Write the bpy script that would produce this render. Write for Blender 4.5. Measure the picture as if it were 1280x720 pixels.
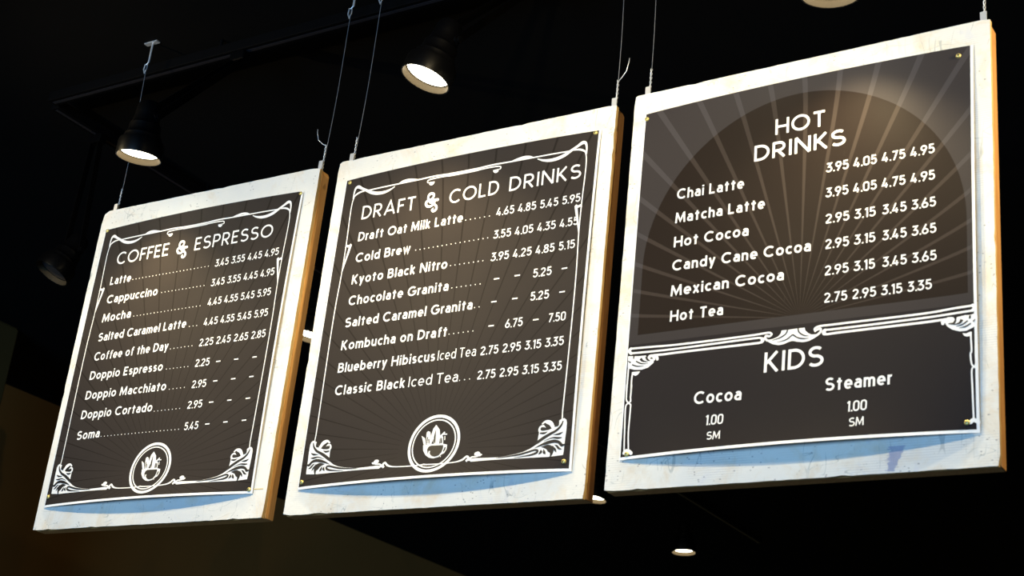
import bpy, bmesh, math, random
from mathutils import Vector, Matrix
from mathutils.geometry import tessellate_polygon
random.seed(7)
for _o in list(bpy.data.objects): bpy.data.objects.remove(_o)
SC = bpy.context.scene
COL = SC.collection
EYE = 1.6                                   # camera height above the floor

# ---------------------------------------------------------------- camera
def make_camera():
    yaw, pitch, roll = 0.59409, 0.39002, 0.10840
    cy, sy, cp, sp = math.cos(yaw), math.sin(yaw), math.cos(pitch), math.sin(pitch)
    fwd = Vector((-sy*cp, cy*cp, sp)); right = Vector((cy, sy, 0)); up = right.cross(fwd)
    r = right*math.cos(roll) + up*math.sin(roll)
    u = -right*math.sin(roll) + up*math.cos(roll)
    cam = bpy.data.cameras.new('camera'); ob = bpy.data.objects.new('camera', cam); COL.objects.link(ob)
    ob.matrix_world = Matrix(((r.x, u.x, -fwd.x, 0), (r.y, u.y, -fwd.y, 0), (r.z, u.z, -fwd.z, EYE), (0, 0, 0, 1)))
    cam.sensor_width = 36; cam.lens = 1894.888*36/1280
    cam.dof.use_dof = True; cam.dof.focus_distance = 4.2; cam.dof.aperture_fstop = 6.3
    cam.clip_start = .05; cam.clip_end = 100
    SC.camera = ob
make_camera()

# ---------------------------------------------------------------- world, daylight, exposure
w = bpy.data.worlds.new('world'); SC.world = w; w.use_nodes = True
w.node_tree.nodes['Background'].inputs[0].default_value = (.35, .55, 1, 1)
w.node_tree.nodes['Background'].inputs[1].default_value = .02
SC.view_settings.view_transform = 'Standard'; SC.view_settings.look = 'None'
SC.view_settings.exposure = 0; SC.view_settings.gamma = 1; SC.view_settings.use_curve_mapping = False

WINDOW_W = 520                              # daylight of the shop window behind the photographer
def daylight():
    l = bpy.data.lights.new('window_daylight', 'AREA'); l.shape = 'RECTANGLE'; l.size = 4; l.size_y = 2.2
    l.energy = WINDOW_W; l.color = (.30, .60, 1)
    o = bpy.data.objects.new('window_daylight', l); COL.objects.link(o)
    o.location = (-2.0, -5.2, 1.6)
    d = Vector((-2.0, 2.8, 3.0)) - o.location
    o.rotation_euler = d.to_track_quat('-Z', 'Y').to_euler()
daylight()
SPOT_W = 60                                # each track lamp
SPOT_COL = (1, .80, .46)
SPOT_ANGLE = 108
LENS = 14
DOWN = .6

DATA = {'BD': [[-3.4681, 2.8487, 1.8733, .001, .8551, 1.0053], [-2.5219, 2.8245, 1.8587, .0, .8646, .9969], [-1.61, 2.8303, 1.8742, -.0163, .8642, .9978]],
 'PR': [[.0291, .0688, .7814, .8722], [.0374, .0654, .7914, .8678], [.0341, .0596, .7939, .8704]],
 'texts': [(0, 'COFFEE', 'title', .04, .1101, .1964, .3256, .1966), (0, 'ESPRESSO', 'title', .04, .429, .1968, .7231, .1964), (0, 'Latte', 'bold', .0265, .1018, .2616, .1881, .2612), (0, 'Cappuccino', 'bold', .0265, .1045, .3223, .313, .321), (0, 'Mocha', 'bold', .0265, .1024, .3819, .2201, .3801), (0, 'Salted Caramel Latte', 'bold', .0265, .1033, .4432, .4547, .4389), (0, 'Coffee of the Day', 'bold', .0265, .1042, .5039, .4016, .5015), (0, 'Doppio Espresso', 'bold', .0265, .1032, .563, .3965, .5629), (0, 'Doppio Macchiato', 'bold', .0265, .1037, .6239, .4254, .6242), (0, 'Doppio Cortado', 'bold', .0265, .1035, .6837, .3885, .6836), (0, 'Soma', 'bold', .0265, .1048, .7466, .1984, .7449), (0, '3.45 3.55 4.45 4.95', 'num', .0225, .5237, .2615, .7595, .2577), (0, '3.45 3.55 4.45 4.95', 'num', .0225, .5225, .3222, .756, .3182), (0, '4.45 4.55 5.45 5.95', 'num', .0225, .5237, .3817, .7561, .3783), (0, '4.45 4.55 5.45 5.95', 'num', .0225, .523, .4423, .759, .4403), (0, '2.25 2.45 2.65 2.85', 'num', .0225, .5204, .504, .7639, .5027), (0, '2.25', 'num', .0225, .5203, .5649, .5738, .5648), (0, '2.95', 'num', .0225, .5235, .6278, .5768, .6281), (0, '2.95', 'num', .0225, .5227, .6879, .577, .6876), (0, '5.45', 'num', .0225, .5277, .7501, .5787, .7498), (1, 'DRAFT', 'title', .039, .1111, .1943, .2869, .1944), (1, 'COLD', 'title', .039, .3951, .1968, .546, .1928), (1, 'DRINKS', 'title', .039, .577, .1916, .7837, .1899), (1, 'Draft Oat Milk Latte', 'bold', .0265, .1108, .2586, .4451, .2552), (1, 'Cold Brew', 'bold', .0265, .1128, .3204, .2904, .3182), (1, 'Kyoto Black Nitro', 'bold', .0265, .1111, .3828, .4146, .3795), (1, 'Chocolate Granita', 'bold', .0265, .1109, .4427, .427, .4418), (1, 'Salted Caramel Granita', 'bold', .0265, .1106, .5045, .5071, .5021), (1, 'Kombucha on Draft', 'bold', .0265, .1097, .5674, .4411, .5658), (1, 'Blueberry Hibiscus', 'bold', .0265, .1104, .6292, .4139, .6282), (1, 'Classic Black', 'bold', .0265, .112, .6906, .3333, .6903), (1, 'Iced Tea', 'reg', .026, .422, .6282, .5341, .6275), (1, 'Iced Tea', 'reg', .0275, .3438, .6905, .4909, .6895), (1, '4.65 4.85 5.45 5.95', 'num', .0225, .5465, .2553, .7886, .2551), (1, '3.55 4.05 4.35 4.55', 'num', .0225, .5456, .3179, .7887, .3173), (1, '3.95 4.25 4.85 5.15', 'num', .0225, .5456, .3792, .7856, .3784), (1, '5.25', 'num', .0225, .6738, .4405, .7264, .4399), (1, '5.25', 'num', .0225, .6734, .5011, .7257, .5009), (1, '6.75', 'num', .0225, .6094, .5644, .659, .5637), (1, '7.50', 'num', .0225, .7297, .5636, .7785, .5638), (1, '2.75 2.95 3.15 3.35', 'num', .0225, .547, .6278, .7798, .6259), (1, '2.75 2.95 3.15 3.35', 'num', .0225, .5465, .6901, .7809, .6882), (2, 'HOT', 'title2', .0395, .378, .188, .4969, .1884), (2, 'DRINKS', 'title2', .0395, .3276, .2461, .5457, .2452), (2, 'Chai Latte', 'bold', .0265, .1355, .3072, .3051, .3091), (2, 'Matcha Latte', 'bold', .0265, .1351, .3685, .3586, .3692), (2, 'Hot Cocoa', 'bold', .0265, .1356, .43, .322, .4298), (2, 'Candy Cane Cocoa', 'bold', .0265, .1353, .4891, .471, .4909), (2, 'Mexican Cocoa', 'bold', .0265, .1355, .5518, .4106, .5507), (2, 'Hot Tea', 'bold', .0265, .1383, .6141, .2694, .6143), (2, 'Cocoa', 'bold', .0295, .2128, .8188, .3261, .8196), (2, 'Steamer', 'bold', .0295, .5141, .8187, .655, .8162), (2, '3.95 4.05 4.75 4.95', 'num', .0225, .5021, .3067, .7438, .3048), (2, '3.95 4.05 4.75 4.95', 'num', .0225, .5023, .368, .7441, .3676), (2, '2.95 3.15', 'num', .0225, .503, .4313, .6157, .4309), (2, '3.45 3.65', 'num', .0225, .6304, .4309, .7458, .4306), (2, '2.95 3.15', 'num', .0225, .5037, .492, .6155, .4914), (2, '3.45 3.65', 'num', .0225, .6309, .4914, .7462, .4912), (2, '2.95 3.15', 'num', .0225, .5041, .5541, .6155, .5529), (2, '3.45 3.65', 'num', .0225, .6314, .5529, .7464, .5533), (2, '2.75 2.95 3.15 3.35', 'num', .0225, .5044, .6174, .7363, .6169), (2, '1.00', 'num', .0235, .2451, .8705, .288, .8708), (2, '1.00', 'num', .0235, .5626, .8691, .6049, .8679), (2, 'KIDS', 'title2', .046, .374, .7621, .5077, .7604), (2, 'SM', 'num', .0185, .2524, .9049, .285, .9049), (2, 'SM', 'num', .0195, .5698, .9024, .6006, .9009)],
 'dots': [(0, 23, .1967, .2572, .4985, .257), (0, 13, .3299, .3167, .4956, .3167), (0, 20, .2338, .3788, .4951, .3789), (0, 3, .4691, .4389, .4972, .4393), (0, 7, .4116, .5004, .4941, .5), (0, 7, .4119, .5614, .4943, .5618), (0, 5, .4397, .6241, .4962, .6237), (0, 8, .3989, .6854, .4952, .6854), (0, 23, .2065, .7446, .5082, .7468), (1, 6, .4546, .253, .526, .2529), (1, 17, .3079, .3145, .5285, .3138), (1, 8, .4247, .3748, .522, .3751), (1, 7, .4378, .4374, .522, .4378), (1, 2, .5139, .5, .527, .4997), (1, 6, .4471, .5626, .5173, .5621), (1, 3, .4968, .6884, .5253, .6874)],
 'dash': [(0, .606, .5566), (0, .6712, .557), (0, .738, .5578), (0, .6085, .614), (0, .6736, .614), (0, .7389, .6141), (0, .6088, .6754), (0, .674, .6753), (0, .7401, .6758), (0, .6107, .7381), (0, .6749, .7373), (0, .7405, .7376), (1, .5693, .429), (1, .6288, .4284), (1, .7622, .4285), (1, .569, .49), (1, .629, .4892), (1, .7617, .4894), (1, .5692, .5534), (1, .6952, .5522)],
 'screws': {0: [(.0397, .0729), (.8027, .0757), (.7998, .9305), (.0411, .911)], 1: [(.0526, .0748), (.8145, .0717), (.8098, .9106), (.0501, .9148)], 2: [(.04, .0742), (.7973, .0813), (.8044, .9088), (.054, .9182)]}, 'orn': {'white': [[(.0382, .056, .003), (.0346, .0688, .003), (.0331, .0864, .003), (.033, .1118, .003), (.0351, .187, .003), (.0356, .2572, .003), (.0344, .307, .003), (.0321, .3677, .003), (.0315, .4841, .003), (.0342, .7064, .003), (.0344, .7296, .003), (.0336, .7419, .003), (.0347, .7508, .004), (.0395, .76, .005), (.0474, .766, .005), (.0523, .7629, .003)],
 [(.0353, .0622, .004), (.0358, .0421, .005), (.0403, .0295, .007), (.0479, .0276, .009), (.0607, .0344, .007), (.0775, .0431, .007), (.0969, .0532, .009), (.1181, .0592, .009), (.1409, .06, .008), (.1605, .0559, .005), (.1748, .0498, .002)],
 [(.0353, .0577, .003), (.0437, .0502, .005), (.0571, .0449, .005), (.0725, .0439, .003)],
 [(.0842, .0447, .0035), (.1288, .0441, .0035), (.1791, .0441, .0035), (.2507, .0441, .0035), (.3063, .0434, .004), (.3996, .0476, .004), (.4438, .0453, .004)],
 [(.1843, .0455, .002), (.1963, .0412, .006), (.2134, .0385, .006), (.2333, .041, .006), (.2531, .0435, .001)],
 [(.2887, .0618, .003), (.2949, .0642, .0065), (.3007, .0624, .006), (.3033, .0597, .003), (.292, .059, .0022), (.283, .0578, .0026), (.283, .0524, .003), (.3067, .0494, .003), (.395, .0514, .003), (.4441, .0507, .003)],
 [(.0345, .2065, .004), (.0376, .2011, .006), (.0456, .2034, .006), (.0516, .1973, .004)],
 [(.051, .1992, .008), (.0478, .2162, .007), (.0412, .2463, .005), (.0355, .2764, .003), (.0345, .2955, .002)]],
 'fill': [[(.0229, .8295), (.0219, .8198), (.022, .8076), (.0213, .7936), (.0201, .7707), (.0203, .7532), (.0223, .7463), (.028, .7418), (.0386, .745), (.0497, .7556), (.0581, .7642), (.0666, .7676), (.0778, .7685), (.0884, .7667), (.0908, .7678), (.0914, .7802), (.0923, .7916), (.0882, .7948), (.0967, .8025), (.1097, .8106), (.1267, .8173), (.1453, .8214), (.1856, .8271), (.2236, .8266), (.2537, .8254), (.2683, .8277), (.2632, .834), (.2254, .8331), (.1775, .8324), (.1042, .8324), (.0592, .8323)]],
 'cwhite': [[(.0555, .7622, .008), (.0613, .753, .01), (.0691, .7484, .01), (.0778, .7483, .008), (.0851, .7515, .003)],
 [(.0738, .7603, .003), (.0797, .7572, .006), (.0879, .7597, .007), (.0907, .7652, .006), (.089, .7694, .006)],
 [(.2405, .8197, .004), (.2463, .8154, .011), (.2534, .8156, .008), (.2533, .8187, .002)],
 [(.2375, .8175, .004), (.2504, .8216, .003), (.2622, .8225, .004), (.2685, .8285, .006)],
 [(.2765, .8323, .006), (.2712, .8248, .006), (.2767, .8197, .005), (.2866, .8272, .005), (.3039, .832, .003), (.3932, .8329, .003), (.4404, .8318, .003)]],
 'dark': [[(.0307, .7496, .003), (.035, .7597, .005), (.0461, .7703, .006), (.0623, .7781, .007), (.08, .788, .008), (.0918, .796, .007), (.096, .7998, .004)],
 [(.0418, .7497, .003), (.0454, .7561, .01), (.0506, .7601, .003)],
 [(.0647, .7639, .003), (.0712, .7583, .008), (.0777, .7527, .006)],
 [(.0675, .7615, .002), (.0758, .7645, .007), (.0843, .7629, .009), (.0848, .7603, .003)],
 [(.0686, .7716, .001), (.077, .7748, .005), (.0868, .7742, .004)],
 [(.0294, .7754, .002), (.0368, .7788, .005), (.0528, .7805, .001)],
 [(.0305, .7882, .002), (.04, .7885, .005), (.0543, .7872, .003), (.0747, .7937, .001)],
 [(.0209, .8049, .003), (.0281, .8064, .007), (.0356, .7992, .007), (.0484, .7959, .008), (.0646, .7981, .008), (.0813, .803, .005), (.0973, .8096, .001)],
 [(.0275, .8159, .001), (.0343, .8139, .005), (.0418, .8067, .004), (.0469, .8045, .001)],
 [(.0408, .8223, .001), (.044, .8165, .005), (.0493, .8099, .003), (.0517, .8058, .001)],
 [(.0546, .8322, .003), (.0524, .8233, .008), (.0552, .8157, .016), (.0637, .8091, .012), (.0802, .8076, .001)],
 [(.0677, .8255, .002), (.0712, .8214, .007), (.0738, .8137, .001)],
 [(.0845, .8251, .002), (.0797, .8195, .007), (.0814, .8147, .001)],
 [(.1478, .8308, .001), (.1207, .8278, .003), (.1, .8247, .005), (.09, .8203, .006), (.0889, .8159, .005), (.0962, .8142, .005), (.1115, .8178, .005), (.1325, .8227, .005), (.1684, .8268, .003), (.1948, .8293, .001)]]}, 'emb': {'fill': [[(-.0303, .0019), (-.013, .0006), (.0104, .0018), (.0248, .0016), (.0398, .0052), (.0409, .0168), (.0361, .0267), (.0296, .0293), (.0212, .036), (.0074, .0384), (-.0047, .036), (-.0177, .0281), (-.0271, .0158)],
 [(-.0401, -.0231), (-.0341, -.0196), (-.0291, -.0166), (-.0224, .0007), (-.0287, .001)],
 [(-.0214, -.0), (-.0254, -.0189), (-.0267, -.0306), (-.0227, -.0341), (-.0162, -.031), (-.0123, -.0204), (-.0095, .0009)],
 [(-.0095, .0009), (-.0116, -.023), (-.0094, -.0382), (-.0021, -.0484), (.01, -.0354), (.0146, -.0197), (.0139, .0021)],
 [(.0138, .0016), (.0116, -.0173), (.019, -.0193), (.0239, -.0164), (.0277, .0018)]],
 'dark': [[(.0043, .0001, .001), (.0003, -.0143, .005), (-.0006, -.0349, .001)],
 [(-.0194, -.0017, .002), (-.0213, -.0186, .003)],
 [(-.0134, -.0012, .002), (-.0166, -.013, .003)],
 [(-.0044, .0002, .004), (-.0027, -.012, .001)],
 [(-.0006, .0005, .003), (-.0006, -.0093, .001)],
 [(.0183, .0011, .003), (.0165, -.0131, .002)],
 [(.0227, .0002, .004), (.0203, -.0128, .003)]],
 'darkfill': [[(-.013, .0073), (-.0063, .0047), (.0112, .0052), (.0294, .0058), (.0302, .0135), (.0282, .0236), (.0217, .0321), (.0108, .0345), (.0015, .032), (-.0012, .0293), (-.006, .031), (-.0122, .0233), (-.0158, .014)],
 [(.0341, .0117), (.0377, .011), (.0375, .0178), (.034, .024), (.032, .0213)]],
 'white': [[(-.0075, .0185, .004), (-.0074, .025, .004), (-.0001, .0337, .003)],
 [(.0145, -.0171, .003), (.0227, -.0224, .005), (.0274, -.0276, .004)],
 [(.0227, -.0224, .003), (.035, -.0214, .003)],
 [(.0295, -.0173, .002), (.031, -.0069, .002)],
 [(.0269, .0348, .003), (.0289, .035, .003)]]}, 'emc': (.4124, .7803),
 'amp': [[(.0205, -.0048, .0075), (.0084, -.0055, .007), (-.0022, -.001, .007)],
 [(-.0089, -.0085, .007), (-.0113, -.0165, .006), (-.008, -.0242, .0075), (-.0004, -.026, .0065), (.0057, -.0218, .007), (.0052, -.0143, .006), (-.0019, -.0092, .0055), (-.0115, -.007, .007), (-.0167, -.0009, .0075), (-.0132, .0073, .007), (-.0049, .0108, .0065), (.0033, .0094, .006), (.0095, .0029, .007), (.0115, -.0038, .004)],
 [(-.0088, -.0078, .009), (-.001, -.0021, .008), (.007, .005, .007), (.0147, .0101, .006), (.019, .0165, .0065), (.0172, .0238, .0065), (.0098, .0263, .0065), (.0057, .0219, .006), (.0087, .0179, .003)]],
 'ampc': [(.3776, .1859), (.3383, .1828)],
 'b2': {'white': [[(.3515, .6187, .0045), (.3538, .6153, .0045), (.3497, .6115, .0045), (.3417, .6109, .0045), (.3156, .6121, .0045), (.1221, .6122, .0045), (.0592, .6098, .0045), (.0096, .6085, .0045)],
 [(.0097, .6089, .007), (.0057, .6141, .007), (.0115, .6204, .007)],
 [(.0105, .6199, .0045), (.0403, .6207, .0045), (.1228, .6219, .0045), (.316, .6201, .0045), (.3262, .6204, .0045), (.3306, .6219, .0045)],
 [(.3284, .6211, .004), (.3319, .6232, .0075), (.3335, .6266, .0085), (.3322, .6297, .0075), (.3282, .6315, .004)],
 [(.3304, .6315, .005), (.3253, .632, .005), (.3166, .6321, .005), (.1234, .6313, .005), (.0923, .6317, .005), (.0667, .6312, .005), (.0591, .634, .005), (.0586, .6405, .005)],
 [(.4529, .6203, .0045), (.4513, .6151, .0045), (.4582, .6109, .0045), (.4968, .61, .0045), (.7006, .6092, .0045), (.7484, .6065, .0045), (.7898, .6064, .0045)],
 [(.7851, .6059, .007), (.7897, .6114, .007), (.7849, .6164, .007)],
 [(.7896, .6167, .0045), (.7483, .6175, .0045), (.7005, .6189, .0045), (.4971, .6207, .0045), (.4806, .6204, .0045), (.4758, .6202, .0045)],
 [(.4785, .6203, .004), (.474, .621, .0075), (.4722, .6248, .0085), (.4737, .6286, .0075), (.4782, .6306, .004)],
 [(.4754, .6301, .005), (.4809, .6305, .005), (.4974, .6299, .005), (.7005, .6288, .005), (.7323, .6279, .005), (.7387, .6279, .005)],
 [(.7347, .6282, .008), (.7434, .6294, .008), (.7441, .6354, .008), (.7386, .6346, .008)],
 [(.3486, .6198, .005), (.3406, .618, .005), (.3394, .623, .005), (.344, .6286, .005)],
 [(.4563, .6178, .005), (.4639, .6159, .005), (.4655, .6218, .005), (.4588, .6288, .005)],
 [(.069, .6352, .006), (.0779, .6362, .006), (.0794, .6419, .006)],
 [(.0565, .6384, .007), (.0599, .6323, .007), (.0689, .6333, .007), (.0714, .6401, .007)],
 [(.7243, .6369, .006), (.7235, .6335, .006), (.7307, .633, .006), (.733, .6381, .006)],
 [(.0073, .6555, .0035), (.0068, .6999, .0035), (.0069, .722, .0035), (.0058, .6935, .0035), (.007, .7196, .0035), (.0079, .7313, .0035), (.0142, .7391, .0035), (.0192, .7425, .0035), (.0198, .7497, .0035), (.0195, .8095, .0035), (.0229, .8466, .0035)],
 [(.0183, .6696, .0035), (.0174, .6825, .0035), (.0182, .7232, .0035), (.0184, .6948, .0035), (.0176, .7236, .0035), (.0186, .7352, .0035), (.0126, .7389, .0035), (.0082, .7428, .0035), (.007, .7484, .0035), (.0086, .7942, .0035), (.0115, .851, .0035)],
 [(.0118, .8544, .008), (.0174, .8502, .008), (.0257, .8526, .008), (.0311, .8574, .008)],
 [(.7808, .663, .0035), (.7806, .6729, .0035), (.7807, .7056, .0035), (.7796, .7055, .0035), (.7809, .7286, .0035), (.7827, .7327, .0035), (.7893, .7385, .0035), (.7909, .7425, .0035), (.7912, .7827, .0035), (.7916, .8568, .0035)],
 [(.7933, .6302, .0035), (.7908, .6711, .0035), (.7893, .7068, .0035), (.7895, .7297, .0035), (.788, .7333, .0035), (.7826, .7378, .0035), (.7813, .7414, .0035), (.7817, .7819, .0035), (.7829, .8405, .0035)],
 [(.777, .8488, .008), (.7817, .8446, .008), (.7885, .8469, .008), (.7918, .8495, .008)]],
 'fill': [[(.3762, .6094), (.3905, .6097), (.4047, .6093), (.4287, .6094), (.4304, .6161), (.4377, .6234), (.4448, .6271), (.4545, .6276), (.4641, .6238), (.4588, .6317), (.4493, .6369), (.4383, .6413), (.4258, .6423), (.4144, .6399), (.403, .6364), (.3945, .6376), (.3819, .6418), (.3706, .6426), (.3575, .6389), (.3471, .6326), (.341, .6261), (.3497, .6274), (.3598, .6262), (.3696, .6223), (.3751, .6158)],
 [(.004, .6261), (.019, .6277), (.032, .6291), (.0488, .6292), (.0575, .6385), (.0714, .6401), (.0701, .6493), (.0571, .6589), (.0415, .6624), (.0236, .6609), (.0104, .6567), (.0052, .6543)],
 [(.7903, .6239), (.7799, .6256), (.7688, .6247), (.7529, .6265), (.7504, .6354), (.7386, .638), (.7307, .6344), (.7322, .643), (.7432, .652), (.7588, .6579), (.7714, .6583), (.7825, .6542), (.7892, .6511)],
 [(.016, .6657), (.024, .6656), (.0379, .6661), (.0325, .673), (.0267, .6757), (.0196, .6725)],
 [(.7635, .6622), (.7713, .6641), (.7777, .6617), (.7827, .6625), (.7822, .6698), (.7728, .6709), (.7673, .6685)]],
 'dark': [[(.3905, .6097, .003), (.3866, .6186, .003), (.3741, .6257, .003), (.3556, .63, .001)],
 [(.4024, .622, .003), (.3886, .6318, .003), (.3674, .6358, .001)],
 [(.4139, .6097, .003), (.4164, .6179, .003), (.4266, .6263, .003), (.4393, .63, .001)],
 [(.4024, .622, .003), (.4141, .6306, .003), (.4254, .6341, .003), (.4395, .635, .001)],
 [(.019, .6277, .004), (.0186, .6342, .003)],
 [(.0039, .6374, .001), (.0123, .6429, .004)],
 [(.0157, .6479, .003), (.0289, .6531, .003), (.0468, .6541, .001)],
 [(.025, .6405, .003), (.0384, .6476, .003), (.0563, .6496, .001)],
 [(.0365, .6352, .007), (.0419, .6414, .005), (.056, .6458, .001)],
 [(.05, .6321, .005), (.0546, .6401, .005), (.0618, .6437, .001)],
 [(.7799, .6264, .004), (.779, .6337, .004)],
 [(.79, .6363, .001), (.786, .6407, .004)],
 [(.7811, .644, .003), (.77, .649, .003), (.7574, .6506, .001)],
 [(.7749, .6373, .003), (.7638, .644, .003), (.7511, .6464, .001)],
 [(.7631, .633, .007), (.7591, .6391, .005), (.7464, .6424, .001)],
 [(.7505, .6321, .004), (.7465, .639, .005), (.7354, .6384, .002)]]}}

# ---------------------------------------------------------------- node helpers / materials
def mat(name, base=(.5, .5, .5), rough=.5, metal=0, spec=.5):
    m = bpy.data.materials.new(name); m.use_nodes = True
    b = m.node_tree.nodes['Principled BSDF']
    b.inputs['Base Color'].default_value = (*base, 1); b.inputs['Roughness'].default_value = rough
    b.inputs['Metallic'].default_value = metal; b.inputs['Specular IOR Level'].default_value = spec
    return m, m.node_tree, b
class NT:
    def __init__(s, t): s.t = t
    def n(s, typ, **k):
        nd = s.t.nodes.new(typ)
        for a, v in k.items():
            if a.startswith('i_'): nd.inputs[int(a[2:])].default_value = v
            else: setattr(nd, a, v)
        return nd
    def l(s, a, b): s.t.links.new(a, b)
    def m(s, op, a, b=None, c=None):
        nd = s.t.nodes.new('ShaderNodeMath'); nd.operation = op
        for i, x in enumerate((a, b, c)):
            if x is None: continue
            if isinstance(x, (int, float)): nd.inputs[i].default_value = x
            else: s.l(x, nd.inputs[i])
        return nd.outputs[0]
    def mix(s, f, a, b):
        nd = s.t.nodes.new('ShaderNodeMix'); nd.data_type = 'RGBA'
        for i, x in ((0, f), (6, a), (7, b)):
            if isinstance(x, (int, float)): nd.inputs[i].default_value = x
            elif isinstance(x, tuple): nd.inputs[i].default_value = (*x, 1)
            else: s.l(x, nd.inputs[i])
        return nd.outputs[2]
    def noise(s, vec, scale, detail=4, rough=.55, dist=0):
        nd = s.n('ShaderNodeTexNoise'); s.l(vec, nd.inputs['Vector'])
        nd.inputs['Scale'].default_value = scale; nd.inputs['Detail'].default_value = detail
        nd.inputs['Roughness'].default_value = rough; nd.inputs['Distortion'].default_value = dist
        return nd.outputs['Fac']
    def ramp(s, f, lo, hi):
        nd = s.n('ShaderNodeMapRange'); s.l(f, nd.inputs[0])
        nd.inputs[1].default_value = lo; nd.inputs[2].default_value = hi; return nd.outputs[0]
    def mapping(s, vec, loc=(0, 0, 0), rot=(0, 0, 0), sc=(1, 1, 1)):
        nd = s.n('ShaderNodeMapping'); s.l(vec, nd.inputs[0])
        nd.inputs[1].default_value = loc; nd.inputs[2].default_value = rot; nd.inputs[3].default_value = sc
        return nd.outputs[0]
    def bump(s, h, b, strength=.3, dist=.002):
        nd = s.n('ShaderNodeBump'); s.l(h, nd.inputs['Height']); nd.inputs['Strength'].default_value = strength
        nd.inputs['Distance'].default_value = dist; s.l(nd.outputs[0], b.inputs['Normal'])

def whitewash(name, seed, tan, lines):
    m, t, b = mat(name, rough=.7, spec=.3); N = NT(t)
    oc = N.n('ShaderNodeTexCoord').outputs['Object']
    v = N.mapping(oc, loc=(seed*3.1, seed*1.7, seed*.9))
    base = N.mix(N.ramp(N.noise(v, 5, 5), .42, .7), (.78, .75, .68), (.68, .68, .66))
    st = N.ramp(N.noise(v, 9, 6, .7, .6), .53-tan*.10, .70)
    base = N.mix(N.m('MULTIPLY', st, .55+.3*tan), base, (.66, .52, .34))
    bl = N.ramp(N.noise(N.mapping(v, loc=(7, 2, 1)), 13, 5, .65, .5), .60, .75)
    base = N.mix(N.m('MULTIPLY', bl, .45), base, (.52, .54, .68))
    # knots / brown scuffs
    kn = N.ramp(N.noise(N.mapping(v, loc=(1, 5, 3), sc=(1, 1, .6)), 34, 4, .6, 1.2), .70, .76)
    base = N.mix(N.m('MULTIPLY', kn, .7), base, (.34, .27, .18))
    # strand edges: thin dark cracks along random chip outlines
    br = N.ramp(N.noise(v, 14, 3), .52, .60)
    c1 = N.m('LESS_THAN', N.m('ABSOLUTE', N.m('SUBTRACT', N.noise(N.mapping(v, rot=(0, .6, 0), sc=(1, 1, .22)), 30, 1, .4, 0), .5)), .006)
    c2 = N.m('LESS_THAN', N.m('ABSOLUTE', N.m('SUBTRACT', N.noise(N.mapping(v, loc=(4, 1, 2), rot=(0, -.5, 0), sc=(.25, 1, 1)), 34, 1, .4, 0), .5)), .005)
    crack = N.m('MULTIPLY', N.m('MAXIMUM', c1, c2), br)
    base = N.mix(N.m('MULTIPLY', crack, .45), base, (.22, .26, .26))
    fl = N.n('ShaderNodeTexVoronoi', feature='F1'); N.l(N.mapping(v, sc=(70, 70, 110)), fl.inputs['Vector']); fl.inputs['Scale'].default_value = 1
    fd = N.m('MULTIPLY', N.m('LESS_THAN', fl.outputs['Distance'], .16), N.ramp(N.noise(v, 15, 2), .50, .58))
    base = N.mix(N.m('MULTIPLY', fd, .65), base, (.16, .15, .16))
    # screen-back grooves of the board
    sx = N.n('ShaderNodeSeparateXYZ'); N.l(oc, sx.inputs[0])
    gr = N.m('LESS_THAN', N.m('FRACT', N.m('MULTIPLY', sx.outputs[2], 190)), .3)
    gm = N.m('MULTIPLY', N.m('MULTIPLY', gr, N.ramp(N.noise(N.mapping(v, sc=(1, 1, 2)), 7, 4), .45, .62)), lines)
    base = N.mix(gm, base, (.50, .48, .46))
    N.l(base, b.inputs['Base Color'])
    h = N.m('SUBTRACT', N.noise(v, 60, 6, .7), N.m('MULTIPLY', crack, .5)); N.bump(h, b, .25, .003)
    return m
def wood(name, c1, c2):
    m, t, b = mat(name, rough=.6, spec=.3); N = NT(t)
    oc = N.n('ShaderNodeTexCoord').outputs['Object']
    f = N.noise(N.mapping(oc, sc=(30, 30, 2.2)), 3, 5, .6, .8)
    g = N.noise(N.mapping(oc, sc=(120, 120, 5)), 3, 3)
    base = N.mix(N.ramp(f, .35, .68), c1, c2)
    base = N.mix(N.m('MULTIPLY', N.ramp(g, .5, .7), .4), base, tuple(x*.6 for x in c2))
    kn = N.ramp(N.noise(N.mapping(oc, sc=(9, 9, 5)), 3, 2), .70, .76)
    base = N.mix(N.m('MULTIPLY', kn, .5), base, (.12, .05, .02))
    N.l(base, b.inputs['Base Color']); N.bump(g, b, .2, .001)
    return m
def ink(name, col):
    m, t, b = mat(name, rough=.5, spec=.25, base=col); return m
M = {}
M['white_ink'] = ink('white_ink', (.80, .80, .80))
M['dark_ink'] = ink('dark_ink', (.016, .014, .014))
M['wash0'] = whitewash('whitewashed_board_smooth', 1, .15, .12)
M['wash1'] = whitewash('whitewashed_board_chips', 2, .35, .25)
M['wash2'] = whitewash('whitewashed_board_grooved', 3, .55, .45)
M['pine'] = wood('pine_frame_lit', (.68, .38, .13), (.52, .26, .08))  # left frame: stronger lamp light put into a lighter wood colour
M['pine_dim'] = wood('pine_frame_dim', (.48, .25, .085), (.36, .17, .055))  # other frames: weaker lamp light put into a darker wood colour
M['edge'] = wood('plywood_edge', (.60, .42, .18), (.42, .27, .10))
M['sheet_white'] = mat('sheet_white', (.80, .82, .84), .4)[0]
M['brass'] = mat('brass_screw', (.75, .62, .22), .35, .6)[0]
M['steel'] = mat('galvanised_steel', (.75, .77, .80), .4, .6)[0]
M['wire'] = mat('dull_wire', (.36, .38, .42), .4, .7)[0]
M['black_paint'] = mat('black_lamp_paint', (.001, .001, .0012), .4, 0, .10)[0]
M['track_black'] = mat('black_track_paint', (.0012, .0012, .0015), .7, 0, .06)[0]
M['reflector'] = mat('tan_reflector_ring', (.055, .040, .022), .6, 0, .1)[0]
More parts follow.
